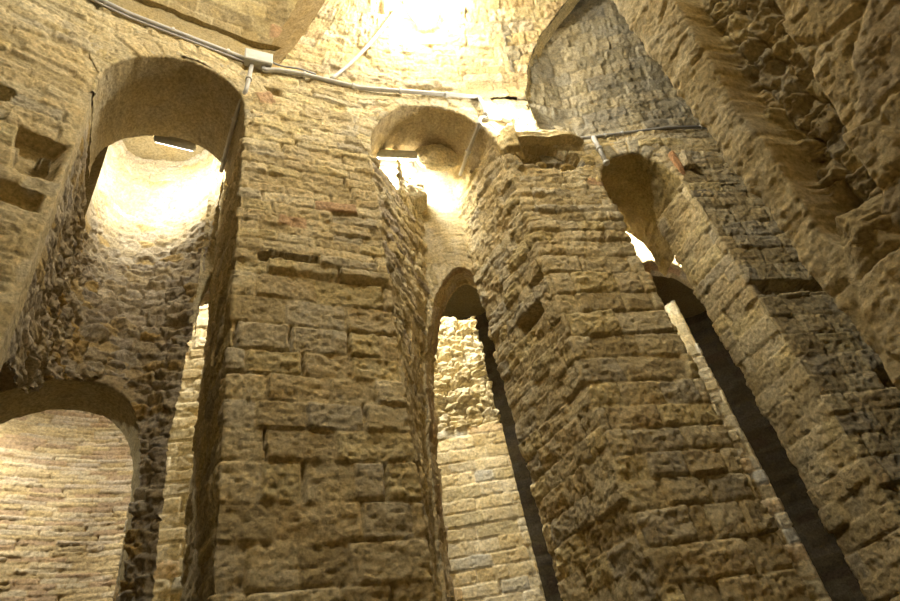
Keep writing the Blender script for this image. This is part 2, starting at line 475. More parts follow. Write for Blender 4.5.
RB = 2.32
def vpos2(U, V):
    q = vault_pos(2.0, 2.34, SPR)(U, V)
    ph = np.radians(V); D = RAD + .30 * np.sin(np.clip(ph * 9, 0, math.pi / 2)) - 2.15 * (1 - np.cos(ph)); a = np.radians(U)
    return np.stack([CEN[0] + D * np.sin(a), CEN[1] + D * np.cos(a), q[..., 2]], -1)
o = grid('ceiling_left', vpos2, np.arange(-75, -23.9, .18), np.r_[np.arange(0, 50, .55), np.arange(50, 181, 3)], pvault2, ref=(0, 0, 3.),
         mask=lambda U, V: ~((U > -42.4) & (U < -40.6) & (V > 5.5) & (V < 12)))
setp(o, kind='structure')
# end face of the lower vault, facing left
pf = plaster(lin('a8946c'), 71, .012)
def endpos(U, V):
    a = vault_pos(2.0, 2.0, SPR)(cang(V), V); b = vpos2(cang(V) - 2.4, V)
    t = U[..., None]
    return a * (1 - t) + b * t
o = grid('trim_1', endpos, np.linspace(0, 1, 30), np.r_[np.arange(0, 50, .5), np.arange(50, 90, 2)], lambda U, V, P: pf(U * .4, V * .035), ref=(-3, 3, 7.5))
setp(o, kind='structure')

# lunette recess on the right: reveal and its wall
RD = dirv(24) * .13
LA = front(np.array([uV]))
LA = np.array([LA[0][0], LA[1][0]])
pl = courses(-3, lo=(.13, .2), hi=(.13, .2), wlo=.5, seed=81, off=.012, rough=.02, jd=.014, miss=0, brick=0, pal=GREY, mort=lin('9c9684'), lean=-.10, flush=.3)
lun, LL = polyl([LA + RD - np.array([.15, .05]), LA + RD, E5 + RD + np.array([0, .1]), E7 + RD + np.array([.1, .12]), K9 + RD])
def lunpos(U, V):
    x, y = lun(U); k = .30 * np.maximum(V - 6.1, 0) ** 1.35; g = dirv(172)
    return np.stack([x + k * g[0], y + k * g[1], V], -1)
o = grid('wall_lunette', lunpos, segs(LL, .015), np.arange(5.3, 10.6, .016), pl); setp(o, kind='structure')
prv = plaster(lin('d0c39c'), 83, .012)
def revpos(U, V):                                  # runs up the cut edge, U = depth
    c = np.interp(V, np.arange(len(cut)), cut[:, 0]); p = np.interp(V, np.arange(len(cut)), cut[:, 1])
    q = vault_pos(2.0, 2.0, SPR)(c, p)
    return q + np.stack([U * RD[0] * 1.15, U * RD[1] * 1.15, U * .02], -1)
o = grid('trim_2', revpos, np.linspace(0, 1, 40), np.linspace(0, len(cut) - 2, 260), lambda U, V, P: prv(U * .62, V * .35), ref=(3.0, 4., 6.6)); setp(o, kind='structure')
def rev2(U, V): return np.stack([LA[0] + U * RD[0], LA[1] + U * RD[1], V], -1)
o = grid('trim_3', rev2, np.linspace(0, 1, 40), np.arange(5.5, SPR + .02, .015), lambda U, V, P: prv(U * .62, V), ref=(3., 4., 6.)); setp(o, kind='structure')
# cross vault over the recess continues from the cut edge to the lunette wall; closes the top
flat('ceiling_recess', .9, 7, 3.0, 6.6, 10.4, .15, plaster(lin('a8a08c'), 85, .02))

# spaces behind the outer wall
pd = courses(-3, lo=(.1, .16), hi=(.1, .16), wlo=.32, seed=91, off=.015, miss=.01, pal=[c * .16 for c in THINB], mort=MORT * .15, brick=0, flush=.5)  # stone colours cut to near-black: shade of the unlit gaps painted in
bw, BL = polyl([(-6.6, 2.2), (-5.4, 6.5), (-2.9, 8.3), (0, 9.0), (3.2, 8.9), (7, 7.5), (7.5, 3)])
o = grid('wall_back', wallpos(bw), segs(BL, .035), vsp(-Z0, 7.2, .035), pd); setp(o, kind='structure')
def cap(name, u_a, u_b, z, off, seed):
    def p(U, V):
        x, y = front(U); t = V[..., None]
        bx = np.interp(U, [u0, uE1, uE3, uE5, uK9], [-6.8, -6.2, -1.5, 3.6, 7.6]); by = np.interp(U, [u0, uE1, uE3, uE5, uK9], [2.0, 6.5, 9.2, 9.1, 6.5])
        dx = bx - x; dy = by - y; l = np.hypot(dx, dy); x = x + dx / l * off; y = y + dy / l * off
        return np.stack([x, y, np.full(x.shape, z)], -1) * (1 - t) + np.stack([bx, by, np.full(x.shape, z)], -1) * t
    q = plaster(lin('a3946f'), seed, .02)
    o = grid(name, p, np.arange(u_a, u_b, .06), np.linspace(0, 1, 60), lambda U, V, P: q(U, V * 4), ref=(0, 5, 2.)); setp(o, kind='structure')
cap('ceiling_passage', u0, uE4 + .52, 7.0, .06, 93); cap('ceiling_aisle', uE4 + .5, uK9, 5.75, .72, 94)
def upw(name, ua, ub, off, z0, z1):
    def p(U, V):
        x, y = front(U); return np.stack([x - .35 * off, y + .94 * off, V], -1)
    q = plaster(lin('a3946f'), 97, .015)
    o = grid(name, p, np.arange(ua, ub, .05), np.arange(z0, z1, .05), lambda U, V, P: q(U, V), ref=(-1, 7, 5.)); setp(o, kind='structure')
upw('wall_front_rear', u0, uE4 + .6, .12, 6.2, 7.05)
# inner side of the gallery, behind the viewer
inn, IL = polyl([(CEN[0] + 3.47 * math.sin(math.radians(a)), CEN[1] + 3.47 * math.cos(math.radians(a))) for a in range(-75, 41, 5)])
o = grid('wall_inner', wallpos(inn), segs(IL, .08), np.arange(-Z0, SPR + .1, .07), courses(3, seed=95), ref=(0, 1.5, 2.)); setp(o, kind='structure')

# ------------------------------------------------------------------ the three outer arches
pvs = vouss(.15, .36, seed=31)
sof1 = plaster(lin('b8ab8c'), 41, .008, 1.0)
sof2 = plaster(lin('b0a285'), 43, .010, .5)
sof3 = plaster(lin('a89768'), 45, .022, .4)
a1 = arch('stone_arch', front, uE1, rim1, .9, -33, .34, pvs, soff=sof1, bw=([4.9, 5.3, 5.6], [.02, .02, .34]))
setp(a1, 'wide round stone arch over the left passage, broad pale smooth underside, radial voussoirs', 'arch', 'arches of the curved wall')
a2 = arch('stone_arch', front, uE3, rim2, .6, -24, .2, vouss(.14, .2, seed=33), soff=sof2, bw=([4.9, 5.2, 5.5], [.02, .02, .2]))
setp(a2, 'round stone arch over the middle passage, brightly lit face between two tall piers', 'arch', 'arches of the curved wall')
a3 = arch('stone_arch', front, uE5, rim3, 1.05, -12, .25, vouss(.12, .25, pal=GREY + TAN, seed=35), soff=sof3)
setp(a3, 'small stone arch of the right passage with brown rough underside, under the lunette', 'arch', 'arches of the curved wall')

# ------------------------------------------------------------------ piers
def pier(name, path, u_at, sides, top, pat, mask=None, d=.012, fine=.5, pos=None, ref=None):
    f, L = polyl(path, u_at)
    p = pos or wallpos(f)
    return grid(name, p, segs(L, d), vsp(-Z0, top, d, fine=fine), pat, mask=mask, ref=ref, inward=True)

# left pier
BLp = E2 + 1.45 * dirv(-33)
azz = np.array([-2, 1.26, 2.6, 3.4, 4.07, 5.6, 7.0]); azv = np.array([-6.6, -6.3, -5.3, -4.2, -2.6, -1.0, -.6])
pl1f, pl1L = polyl([BLp, E2, E3, E3 + np.array([0, 1.12])], uE2 - 1.45)
uR = pl1L[-1]
def pos1(U, V):
    x, y = pl1f(U)
    t = np.clip((U - uE3) / 1.12, 0, 1)
    a = np.radians(np.interp(V, azz, azv)); bx = 4.95 * np.sin(a); by = 4.90 * np.cos(a)
    w = (t > 0)
    # above the springing the side stays straight for the depth of the arch
    x2 = E3[0] + (bx - E3[0]) * t; y2 = E3[1] + (by - E3[1]) * t
    return np.stack([np.where(w, x2, x), np.where(w, y2, y), V], -1)
pA = courses(3.52, seed=1, brick=.05, rough=.015, off=.011, miss=0, jd=.030, jw=.015, wlo=.36, flush=.35,
             missz=lambda U, V: np.where((V > 3.42) & (V < 3.62), .30, np.where((V > 3.62) & (V < 5.0), .012, .0)))
pSideR = courses(-3, lo=(.10, .17), hi=(.10, .17), wlo=.2, seed=121, pal=TAN + FIELD[:3], rough=.028, off=.014, miss=.01, jd=.016, warp=.08)
pSideR2 = courses(-3, lo=(.11, .17), hi=(.11, .17), wlo=.2, seed=123, rough=.012, off=.006, miss=0, jd=.012)
def pat1(U, V, P):
    h, c = pA(U, V); h2, c2 = pSideR(U, V); h3, c3 = pSideR2(U, V)
    k = sst(U, uE3 - .0, uE3 + .05); q = sst(V, 2.6, 3.4)
    hs = h3 * (1 - q) + h2 * q; cs = c3 * (1 - q[..., None]) + c2 * q[..., None]
    # projecting ledge slabs and thin recess under them
    led = sst(V, 3.40, 3.46) * (1 - sst(V, 3.60, 3.66)) * (U > uE2 - .02) * (U < uE3)
    h = h + .045 * led * (hsh(np.floor(U / .31), 0, 7) > .35) - .02 * sst(V, 3.7, 3.8) * (U > uE2) * (U < uE3) * (1 - sst(V, 4.6, 5.0))
    kl = (1 - sst(U, uE2 - .06, uE2 - .01))
    h = h + kl * .018 * ridge(U * 3, V * 7, 131, 4)
    return h * (1 - k) + hs * k, c * (1 - k[..., None]) + cs * k[..., None]
def mk1(U, V):
    return ~((V > T1 + .025) & (U > uE2 - .88) & (U < uE3 + .6))
us1 = segs(pl1L, .012)
p1 = grid('stone_pier', pos1, us1, vsp(-Z0, 6.95, .012, fine=.5), pat1, mask=mk1, ref=(-1.3, 4.2, 2.5), inward=True)
setp(p1, 'tall stone pier with flat ashlar front between the left and the middle arch', 'pier', 'stone piers')

# middle pier
pC = courses(4.0, lo=(.19, .25), seed=1, wlo=.36, whi=.34, rough=.022, off=.014, bulge=.008, miss=0, jd=.026, brick=.006, jw=.016, flush=.35)
pCs = courses(-3, lo=(.12, .18), hi=(.12, .18), wlo=.3, seed=141, rough=.03, off=.02, bulge=.004, miss=.01, jd=.02, warp=.07)
pCs2 = courses(-3, lo=(.17, .22), hi=(.17, .22), wlo=.26, seed=143, rough=.022, off=.016, bulge=.006, miss=0, jd=.018, lean=.0)
cav = [(uE4 + .15, 5.14), (uE4 + .16, 5.45), (uE4 + .5, 5.44), (uE4 + .84, 5.34), (uE4 + .86, 5.14), (uE4 + .6, 5.04), (uE4 + .4, 5.06)]
def pat2(U, V, P):
    h, c = pC(U, V); h2, c2 = pCs(U, V); h3, c3 = pCs2(U, V)
    q = sst(V, 2.2, 3.2)
    k = 1 - sst(U, uE4 - .06, uE4)
    hs = h3 * (1 - q) + h2 * q; cs = c3 * (1 - q[..., None]) + c2 * q[..., None]
    h = h * (1 - k) + hs * k; c = c * (1 - k[..., None]) + cs * k[..., None]
    # weathered upper part
    w = sst(V, 3.6, 4.6)
    h = h + w * .03 * ridge(U * 3, V * 5, 151, 4)
    m = inside(cav, U + .02 * fbm(U * 9, V * 9, 3, 3), V + .02 * fbm(U * 9 + 4, V * 9, 4, 3))
    return np.where(m, -.36 + .5 * h, h), c
BL2 = E4 + 1.0 * dirv(-35); BR2 = E5 + .95 * dirv(6)
p2 = pier('stone_pier', [BL2, E4, E5, BR2], uE4 - 1.0, None, T2 + .02, pat2, ref=(1.1, 4.9, 2.5), d=.012)
setp(p2, 'massive weathered stone pier in the middle with two visible faces, right of the middle arch', 'pier', 'stone piers')
# back part of its left side rises into the shaft
f2s, L2s = polyl([BL2, E4], uE4 - 1.0)
o = grid('wall_shaft', wallpos(f2s), segs([uE4 - 1.0, uE4 - .55], .015), np.arange(T2 - .02, 7.0, .015), lambda U, V, P: pat2(U, V, P)); setp(o, kind='structure')

# right pier
BL3 = E7 + .56 * dirv(-25)
pE = courses(4.3, lo=(.17, .22), seed=1, wlo=.32, whi=.4, rough=.014, off=.010, miss=0, jd=.016, brick=.01, flush=.4,
             missz=lambda U, V: np.where((V > 3.1) & (V < 3.35), .25, .012))
pEs = courses(-3, lo=(.13, .19), hi=(.13, .19), wlo=.24, seed=163, rough=.012, off=.010, bulge=.003, miss=.006, jd=.016, lean=0)
def pat3(U, V, P):
    h, c = pE(U, V); h3, c3 = pEs(U, V)
    k = 1 - sst(U, uE7 - .03, uE7)
    return h * (1 - k) + h3 * k, c * (1 - k[..., None]) + c3 * k[..., None]
p3 = pier('stone_pier', [BL3 + np.array([1.2, .4]), BL3, E7, K9], uE7 - .56 - math.hypot(1.2, .4), None, T3 + .05, pat3, ref=(4, 5.5, 2.), d=.013)
setp(p3, 'stone pier on the right, neat squared blocks on its side, behind the near pier', 'pier', 'stone piers')

# near pier, projecting into the gallery on the right
D0 = np.array([1.72, 2.46]); dd = np.array([.5, -.866]); nd = np.array([.866, .5])
chs = [(.34, 5.4), (.37, 4.2), (.32, 3.65), (.27, 3.2), (.21, 2.79), (.23, 2.5), (.20, 2.25), (.16, 1.85), (.25, 1.69), (.44, 1.80), (.47, 2.1), (.55, 2.44), (.60, 2.8), (.69, 3.14), (.8, 3.9), (.86, 5.4)]
pN = rubble(.36, .36, pal=TAN[:4] + [lin('b5a88c')], seed=171, amp=.035, big=.025, rough=.007, tilt=.3, jd=.022)
pN2 = plaster(lin('d0c3a0'), 173, .02)
pN3 = rubble(.16, .14, pal=TAN[3:] , seed=175, amp=.05, big=.05, rough=.03, tilt=.6)
def pat4(U, V, P):
    h, c = pN(U, V); h2, c2 = pN2(U, V); h3, c3 = pN3(U, V)
    left = 1 - sst(U + .03 * fbm(U * 6, V * 6, 7, 3), .14, .24)
    left = left * sst(V, .9, 1.7)
    h2 = .8 * h2 + .006 * ridge(U * 14, V * 9, 177, 4) + .4 * grit(U * .6, V * .6, 178)
    h = h * (1 - left) + h2 * left; c = c * (1 - left[..., None]) + c2 * left[..., None]
    wu = U + .012 * fbm(V * 5, U * 5, 181, 4); wv = V + .03 * fbm(U * 4, V * 4, 183, 3)
    m = inside(chs, wu, wv)
    dist = np.full(U.shape, 9.)
    le = np.interp(wv, [1.7, 1.85, 2.25, 2.5, 2.79, 3.2, 3.65, 4.2, 5.4], [.20, .16, .20, .23, .21, .27, .32, .37, .34])
    ri = np.interp(wv, [1.7, 1.8, 2.1, 2.44, 2.8, 3.14, 3.9, 5.4], [.40, .44, .47, .55, .60, .69, .8, .86])
    mm = sst(wu - le, -.02, .025) * sst(ri - wu, -.02, .02) * sst(wv - (1.70 + .12 * (wu - .2)), 0, .05) * (1 - sst(wv, 5.3, 5.4))
    h = h * (1 - mm) + mm * (-.27 + 1.25 * h3)
    c = c * (1 - mm[..., None]) + c3 * .95 * mm[..., None]
    edge = sst(U, -.03, .05)
    return h, c
fN, LN = polyl([D0 + 1.1 * nd, D0, D0 + 2.9 * dd], -1.1)
def posN(U, V):
    x, y = fN(U)
    # the arris is worn: it wanders with height
    w = .03 * fbm(V * 1.7, U * 0, 191, 4)
    return np.stack([x + w * nd[0], y + w * nd[1], V], -1)
p4 = grid('stone_pier', posN, np.r_[np.linspace(-1.1, 0, 50)[:-1], np.linspace(0, 1.5, 180), np.linspace(1.51, 2.9, 30)], vsp(-Z0, 8.2, .0095, fine=.2), pat4, ref=(3.2, 2.0, 2.), inward=True)
setp(p4, 'near stone pier at the right edge with a long broken hollow where blocks are missing', 'pier', 'stone piers')

# ------------------------------------------------------------------ left passage: concave rubble wall, plastered arch, thin-brick wall
rc = np.array([(-2.53, 2.58), (-2.86, 3.05), (-3.12, 3.5), (-3.18, 3.88), (-3.02, 4.15), (-2.72, 4.33), (-2.42, 4.30), (-2.33, 4.27)])
def crsp(pts, n=12):
    P = np.vstack([2 * pts[0] - pts[1], pts, 2 * pts[-1] - pts[-2]]); out = []
    for i in range(1, len(P) - 2):
        for k in range(n):
            t = k / n; out.append(.5 * ((2 * P[i]) + (P[i + 1] - P[i - 1]) * t + (2 * P[i - 1] - 5 * P[i] + 4 * P[i + 1] - P[i + 2]) * t * t + (-P[i - 1] + 3 * P[i] - 3 * P[i + 1] + P[i + 2]) * t ** 3))
    out.append(pts[-1]); return np.array(out)
rcs = crsp(rc); fR, LR = polyl(rcs)
LRt = LR[-1]
def posR(U, V):
    x, y = fR(U); w = sst(U / LRt, .55, 1.0)
    s = np.interp(V, [-2, 1.5, 2.7, 4.2, 6.3, 7.2], [-.06, -.06, -.10, 0, .15, .16])
    k = .50 * sst(V, 3.4, 6.4) * np.sin(np.clip(U / LRt, 0, 1) * math.pi); g = dirv(-36)
    return np.stack([x + s * w + k * g[0], y + k * g[1], V], -1)
def azm(U):
    x, y = fR(U); return np.degrees(np.arctan2(x, y)), np.hypot(x, y)
oaz = [(-60, -5), (-60, 1.8), (-46.5, 2.15), (-44.5, 2.4), (-42.3, 2.85), (-40.7, 3.15), (-39, 3.3), (-36, 3.5), (-34, 3.4), (-32.8, 3.2), (-31.4, 2.85), (-31.2, 2.55), (-31.2, -5)]
def m_rub(U, V):
    a, r = azm(U)
    return ~inside(oaz, a + .5 * fbm(U * 5, V * 5, 5, 3), V + .04 * fbm(U * 6 + 3, V * 6, 6, 3)) & ~((V > 5.05) & (U < 1.05))
pR = rubble(.20, .11, seed=201, amp=.045, big=.08, rough=.036, tilt=.5, lean=.15, jd=.022, mort=lin('b0a48c'))
def patR(U, V, P):
    h, c = pR(U, V)
    sm = sst(V, 4.6, 5.6)
    e = sst(U, 0, .12) * (.45 + .55 * sst(U, .5, .9)) * (1 - sst(U, LRt - .08, LRt) * .6) * (1 - sst(V, 4.8, 5.1) * (1 - sst(U, 1.06, 1.3)))
    return h * (1 - .45 * sm) * e, c * (1 - .3 * sm[..., None]) + lin('c8bda0') * .3 * sm[..., None]
o = grid('rubble_wall', posR, np.arange(0, LRt, .013), vsp(-Z0, 6.95, .013, fine=.5), patR, mask=m_rub, mat=STONE, ref=(-2.0, 3.0, 2.))
setp(o, 'curved wall of rough rubble and cobbles in the left passage, lit from its top', 'rubble wall')
# return of the rubble wall and the slit beside the left pier
sA = np.array([-2.33, 4.27]); sB = E2 + 1.38 * dirv(-33) + np.array([.06, .04])
sf, sL = polyl([sA - (sB - sA) * .12, sA, sB])
ssp = math.hypot(*(sB - sA))
rimS = [(.0, -1.6), (0.0, 4.0), (.02, 4.3), (ssp * .55, 4.74), (ssp * .95, 4.3), (ssp, 4.0), (ssp, -1.6)]
hS = hole(rimS, sL[1], .015)
psl = plaster(lin('d0c4a2'), 211, .02)
so = grid('wall_slit', wallpos(sf), np.arange(sL[0], sL[-1] + .12, .012), np.arange(3.9, 6.95, .014), lambda U, V, P: psl(U, V), mask=lambda U, V: ~inside(hS, U, V)); setp(so, kind='structure')
o = arch('slit_arch', sf, sL[1], [(0.0, 3.95), (0.0, 4.05), (.02, 4.3), (ssp * .55, 4.74), (ssp * .95, 4.3), (ssp, 4.05), (ssp, 3.95)], .2, -30, .05, plaster(lin('d0c4a2'), 212, .012), soff=plaster(lin('b8aa86'), 213, .012))
setp(o, 'narrow pointed slit opening at the back of the left passage beside the left pier', 'arch')

# plastered inner arch
pa, pb = np.array([-3.86, 3.57]), np.array([-2.70, 4.44])
ff, fL = polyl([pa, pb])
rimP = [(-.05, -1.6), (-.05, 2.2), (.02, 2.75), (.2, 3.1), (.45, 3.3), (.75, 3.42), (1.0, 3.42), (1.18, 3.33), (1.32, 3.15), (1.40, 2.9), (1.43, 2.5), (1.43, -1.6)]
o = arch('plastered_arch', ff, 0, rimP, .48, -37, .3, plaster(lin('b8a888'), 221, .02), soff=plaster(lin('b8ab86'), 223, .012, .5), d=.014, bw=([-2, 2.6, 3.0, 3.4], [.04, .04, .2, .3]))
setp(o, 'low plastered arch under the rubble in the left passage, framing the thin brick wall', 'arch')
pt = courses(-3, lo=(.045, .065), hi=(.045, .065), wlo=.20, seed=231, jw=.012, jd=.022, off=.009, rough=.008, bulge=.002, miss=.006, pal=THINB, brick=0, warp=.012, flush=.3, mort=lin('b09c78'))
bf, bL = polyl(crsp(np.array([(-6.3, 3.4), (-6.1, 4.6), (-5.45, 5.7), (-4.4, 6.5), (-3.2, 6.75), (-2.6, 6.7)])))
o = grid('thin_brick_wall', wallpos(bf), segs([0, bL[-1]], .016), vsp(-Z0, 6.9, .012, fine=.9), pt, ref=(-3., 3., 2.))
setp(o, 'curved wall of thin flat bricks seen through the low arch at lower left', 'brick wall')

# ------------------------------------------------------------------ middle passage: inner arch and lit brick pillars
I0, I1 = np.array([-.62, 4.76]), np.array([.36, 5.05])
If, IfL = polyl([I0, I1])
rimI = [(.11, -1.6), (.12, 1.2), (.2, 2.55), (.28, 3.38), (.38, 3.78), (.48, 4.1), (.6, 4.36), (.72, 4.52), (.84, 4.60), (.95, 4.53), (1.03, 4.35), (1.06, 4.05), (1.07, 3.5), (1.10, 2.4), (1.12, 1.1), (1.12, -1.6)]
pin = vouss(.075, 1.2, pal=PALE[:4] + TAN[:2], seed=241, jd=.010, rough=.012, mort=lin('cbbf9e'))
def fan(S, V, PP):
    a = (PP[..., 0] - I0[0]) / (I1 - I0)[0] * math.hypot(*(I1 - I0)); zz = PP[..., 2]
    th = np.arctan2(a - .62, zz - 3.3) / .055; th = th + .15 * fbm(a * 5, zz * 5, 244, 3)
    j = np.floor(th); fr = np.minimum(th - j, j + 1 - th) * .055 * np.hypot(a - .62, zz - 3.3)
    q = np.floor((zz + hsh(j, 1, 245)) / .34); fq = np.abs((zz + hsh(j, 1, 245)) / .34 - q); fq = np.minimum(fq, 1 - fq) * .34
    e = np.minimum(fr, fq); p = sst(e, 0, .012); r1 = hsh(j, q, 246); r2 = hsh(j, q, 247)
    pal = np.array(PALE[:4] + TAN[:2])
    c = pal[(r2 * 5.99).astype(int)] * (.9 + .2 * r1)[..., None]
    return -.012 * (1 - p) + p * (r1 - .5) * .018 + grit(a, zz, 248), lin('cbbf9e') * (1 - p)[..., None] + c * p[..., None]
o = arch('inner_stone_arch', If, 0, rimI, .32, 4, 2.0, fan, soff=courses(-3, lo=(.05, .07), hi=(.05, .07), wlo=.3, seed=243, pal=THINB, brick=0, off=.006, rough=.006, miss=0, jd=.015, jw=.01), bw=([-2, 3.0, 4.2, 4.7], [.12, .2, 1.3, 2.35]), d=.013, wob=.01)
setp(o, 'steep brightly lit inner arch at the back of the middle passage, thin radiating stones', 'arch')

def pillar(name, pts, top, pat, label, us=.013, mask=None, ref=None):
    f, L = polyl(pts)
    o = grid(name, wallpos(f), segs(L, us), vsp(-Z0, top, us, fine=.5), pat, mask=mask, ref=ref, inward=True)
    o.data.materials[0] = PLAST
    return setp(o, label, 'pillar', 'pale brick pillars behind the piers')
pb_ = courses(-3, lo=(.125, .15), hi=(.125, .15), wlo=.25, seed=251, jw=.014, jd=.022, off=.006, rough=.006, bulge=.002, miss=0, pal=PALE + TAN[:4] + [lin('cfbb98'), lin('bfbbac')], brick=0, mort=lin('e0d6bc'), warp=.003, flush=-.4)
prb = rubble(.17, .085, pal=PALE, seed=253, amp=.06, big=.05, rough=.025, tilt=.7, mort=lin('c2b592'), jd=.05)
def patP(zt, sl=0.):
    def f(U, V, P):
        h, c = pb_(U, V); h2, c2 = prb(U, V)
        k = sst(V + .0 * U, zt - .005, zt + .015); h = h * .45
        return h * (1 - k) + (h2 - .035) * k, c * (1 - k[..., None]) + c2 * k[..., None]
    return f
q0, q1 = np.array([-.95, 6.15]), np.array([.26, 6.32])
def mtop(z, s): return lambda U, V: V < z + .16 * fbm(U * 3.1, V * 0, s, 3)
o = pillar('brick_pillar', [q0 + (0, .7), q0, q1, q1 + (-.06, .7)], 5.2, patP(3.36), 'wide pale brick pillar with rubble top, seen through the middle inner arch', mask=mtop(4.98, 5), ref=(-.3, 6.7, 2.))
r0, r1 = 5.95 * dirv(-32.2), 5.75 * dirv(-25.8)
o = pillar('brick_pillar', [r0 + (0, .6), r0, r1, r1 + (.1, .6)], 5.1, patP(9.), 'narrow strip of pale brick pillar in the slit left of the left pier', mask=mtop(4.95, 6), ref=(-2.9, 5.6, 2.), us=.015)
w0, w1 = 6.0 * dirv(19.0), 6.15 * dirv(23.0)
o = pillar('brick_pillar', [w0 + (0, .7), w0, w1, w1 + (-.02, .7)], 4.2, patP(9.), 'thin pale brick pillar edge right of the middle pier beside the dark gap', mask=mtop(3.95, 7), ref=(2.1, 6.4, 2.), us=.015)

# right passage: inner wall with its small arch
rf, rL = polyl([(1.75, 5.72), (3.05, 5.86)])
rimQ = [(.12, 4.0), (.12, 4.2), (.25, 4.5), (.45, 4.68), (.68, 4.74), (.9, 4.66), (1.1, 4.45), (1.2, 4.2), (1.22, 4.0)]
o = arch('inner_stone_arch', rf, 0, rimQ, .25, 0, 1.2, vouss(.1, .5, pal=PALE, seed=261), soff=courses(-3, lo=(.1, .14), hi=(.1, .14), wlo=.2, seed=263, pal=THINB + [BRICK], brick=0, off=.01, rough=.01, miss=0),
         bw=([-2, 4.2, 4.4, 4.8], [.1, .1, .8, 1.1]), d=.016)
setp(o, 'small inner arch glimpsed under the right arch, glaringly lit face', 'arch')

# ------------------------------------------------------------------ loose stones
def boulder(name, c, size, seed, col, label=None, cat=None, group=None, rotz=0, pts=70, boxy=.45, parent=None, rotx=0):
    """angular stone: a rounded box with broken facets"""
    th = np.linspace(0, math.pi, pts); ph = np.linspace(0, 2 * math.pi, pts * 2 + 1)
    PH, TH = np.meshgrid(ph, th)
    d = np.stack([np.sin(TH) * np.cos(PH), np.sin(TH) * np.sin(PH), np.cos(TH)], -1)
    rs = np.random.RandomState(seed)
    r = 1 / (np.abs(d) ** (2 / boxy)).sum(-1) ** (boxy / 2)
    for _ in range(14):                              # clipping planes give facets
        n = rs.normal(size=3); n /= np.linalg.norm(n); k = rs.uniform(.78, 1.1)
        q = (d @ n); r = np.where(q > .05, np.minimum(r, k / np.maximum(q, .05)), r)
    w = np.sin(TH); r = r * (1 + .12 * (w > .02) * ridge(PH * 1.3 + 3, TH * 2.2, seed + 20, 5) * np.minimum(1, w * 2))
    r = r * (1 + .14 * fbm(np.cos(PH) * 2.2 * w + 9, d[..., 2] * 2.4 + np.sin(PH) * w, seed, 4) + .05 * ridge(np.cos(PH) * 5 * w, d[..., 2] * 5 + np.sin(PH) * 5 * w, seed + 3, 3))
    P = d * r[..., None] * np.array(size) / 2
    ca, sa = math.cos(rotz), math.sin(rotz); cb, sb = math.cos(rotx), math.sin(rotx)
    Y = P[..., 1] * cb - P[..., 2] * sb; Zz = P[..., 1] * sb + P[..., 2] * cb
    P = np.stack([P[..., 0] * ca - Y * sa, P[..., 0] * sa + Y * ca, Zz], -1) + np.array(c)
    ny, nx = TH.shape; P[:, -1] = P[:, 0]
    idx = np.arange(ny * nx).reshape(ny, nx)
    F = np.stack([idx[:-1, :-1], idx[1:, :-1], idx[1:, 1:], idx[:-1, 1:]], -1).reshape(-1, 4)
    C = np.array(col) * (1 + .15 * fbm(PH * 2, TH * 4, seed + 9, 3))[..., None]
    o = to_mesh(name, P.reshape(-1, 3), F, STONE, parent, C.reshape(-1, 3))
    return setp(o, label, cat, group)

fx = lambda u: np.array([float(v) for v in front(np.array(float(u)))])
def onwall(u, z, off=0.):
    p = fx(u); t = fx(u + .01) - fx(u - .01); t /= np.linalg.norm(t); n = np.array([t[1], -t[0]])
    return np.array([p[0] + n[0] * off, p[1] + n[1] * off, z])
ang2 = math.atan2(*(E5 - E4)[::-1])
c = onwall(uE4 + .52, 5.55, -.06)
boulder('springer_block', c, (.80, .40, .22), 5, lin('cdbf98'), 'big broken overhanging stone block on top of the middle pier', 'stone block', rotz=ang2, boxy=.3)
c = onwall(uE4 + .10, 5.45, -.03)
boulder('splinter_block', c, (.24, .34, .56), 8, lin('c2b184'), 'upright pointed stone under the small round lamp, left of the overhanging block', 'stone block', rotz=ang2 - .3, boxy=.4)
for i, (du, z, sz, sd, lb) in enumerate([(.36, 5.21, (.15, .12, .06), 11, 'small flat stone lying in the hollow under the overhanging block, left one'),
                                 (.66, 5.20, (.17, .12, .06), 12, 'small flat stone lying in the hollow under the overhanging block, right one')]):
    boulder('flat_stone', onwall(uE4 + du, z - .07, -.03), sz, sd, lin('bba97c'), lb, 'stone', 'flat stones in the hollow', rotz=ang2, boxy=.6, pts=30)
boulder('mortar_lump', (.22, 4.62, 6.0), (.5, .26, .28), 21, lin('d6ccb0'), 'rough pale lump of rubble and mortar beside the tube lamp in the middle passage', 'rubble lump', rotz=.3, boxy=.8)
boulder('mortar_lump', (-.20, 4.72, 5.55), (.36, .30, .46), 22, lin('cdc2a2'), 'rounded pale rock bulging below the tube lamp in the middle passage', 'rubble lump', rotz=.3, boxy=.8)
c = onwall(uE7 + .12, 4.93, .03)
boulder('projecting_stone', c, (.13, .16, .24), 31, lin('b9ad90'), 'light stone projecting from the wall right of the small arch, casting a shadow', 'stone', rotz=.3, rotx=.2, boxy=.35, pts=40)
c = onwall(uE7 + .02, 4.93, .015)
boulder('red_tile_fragment', c, (.07, .08, .36), 33, lin('b58c66'), 'reddish tile fragment set in the wall beside the projecting light stone', 'tile', rotz=.3, boxy=.3, pts=40)
for i, (s_, z_, sz, sd, lb) in enumerate([(.30, 1.72, (.26, .2, .2), 41, 'block at the foot of the broken hollow in the near pier'), ]):
    p = D0 + dd * s_ + nd * .03
    boulder('broken_block', (p[0], p[1], z_), sz, sd, lin('b3a47e'), 'broken block wedged at the lower end of the hollow in the near pier', 'stone block', rotz=-1.05, boxy=.35, pts=50)

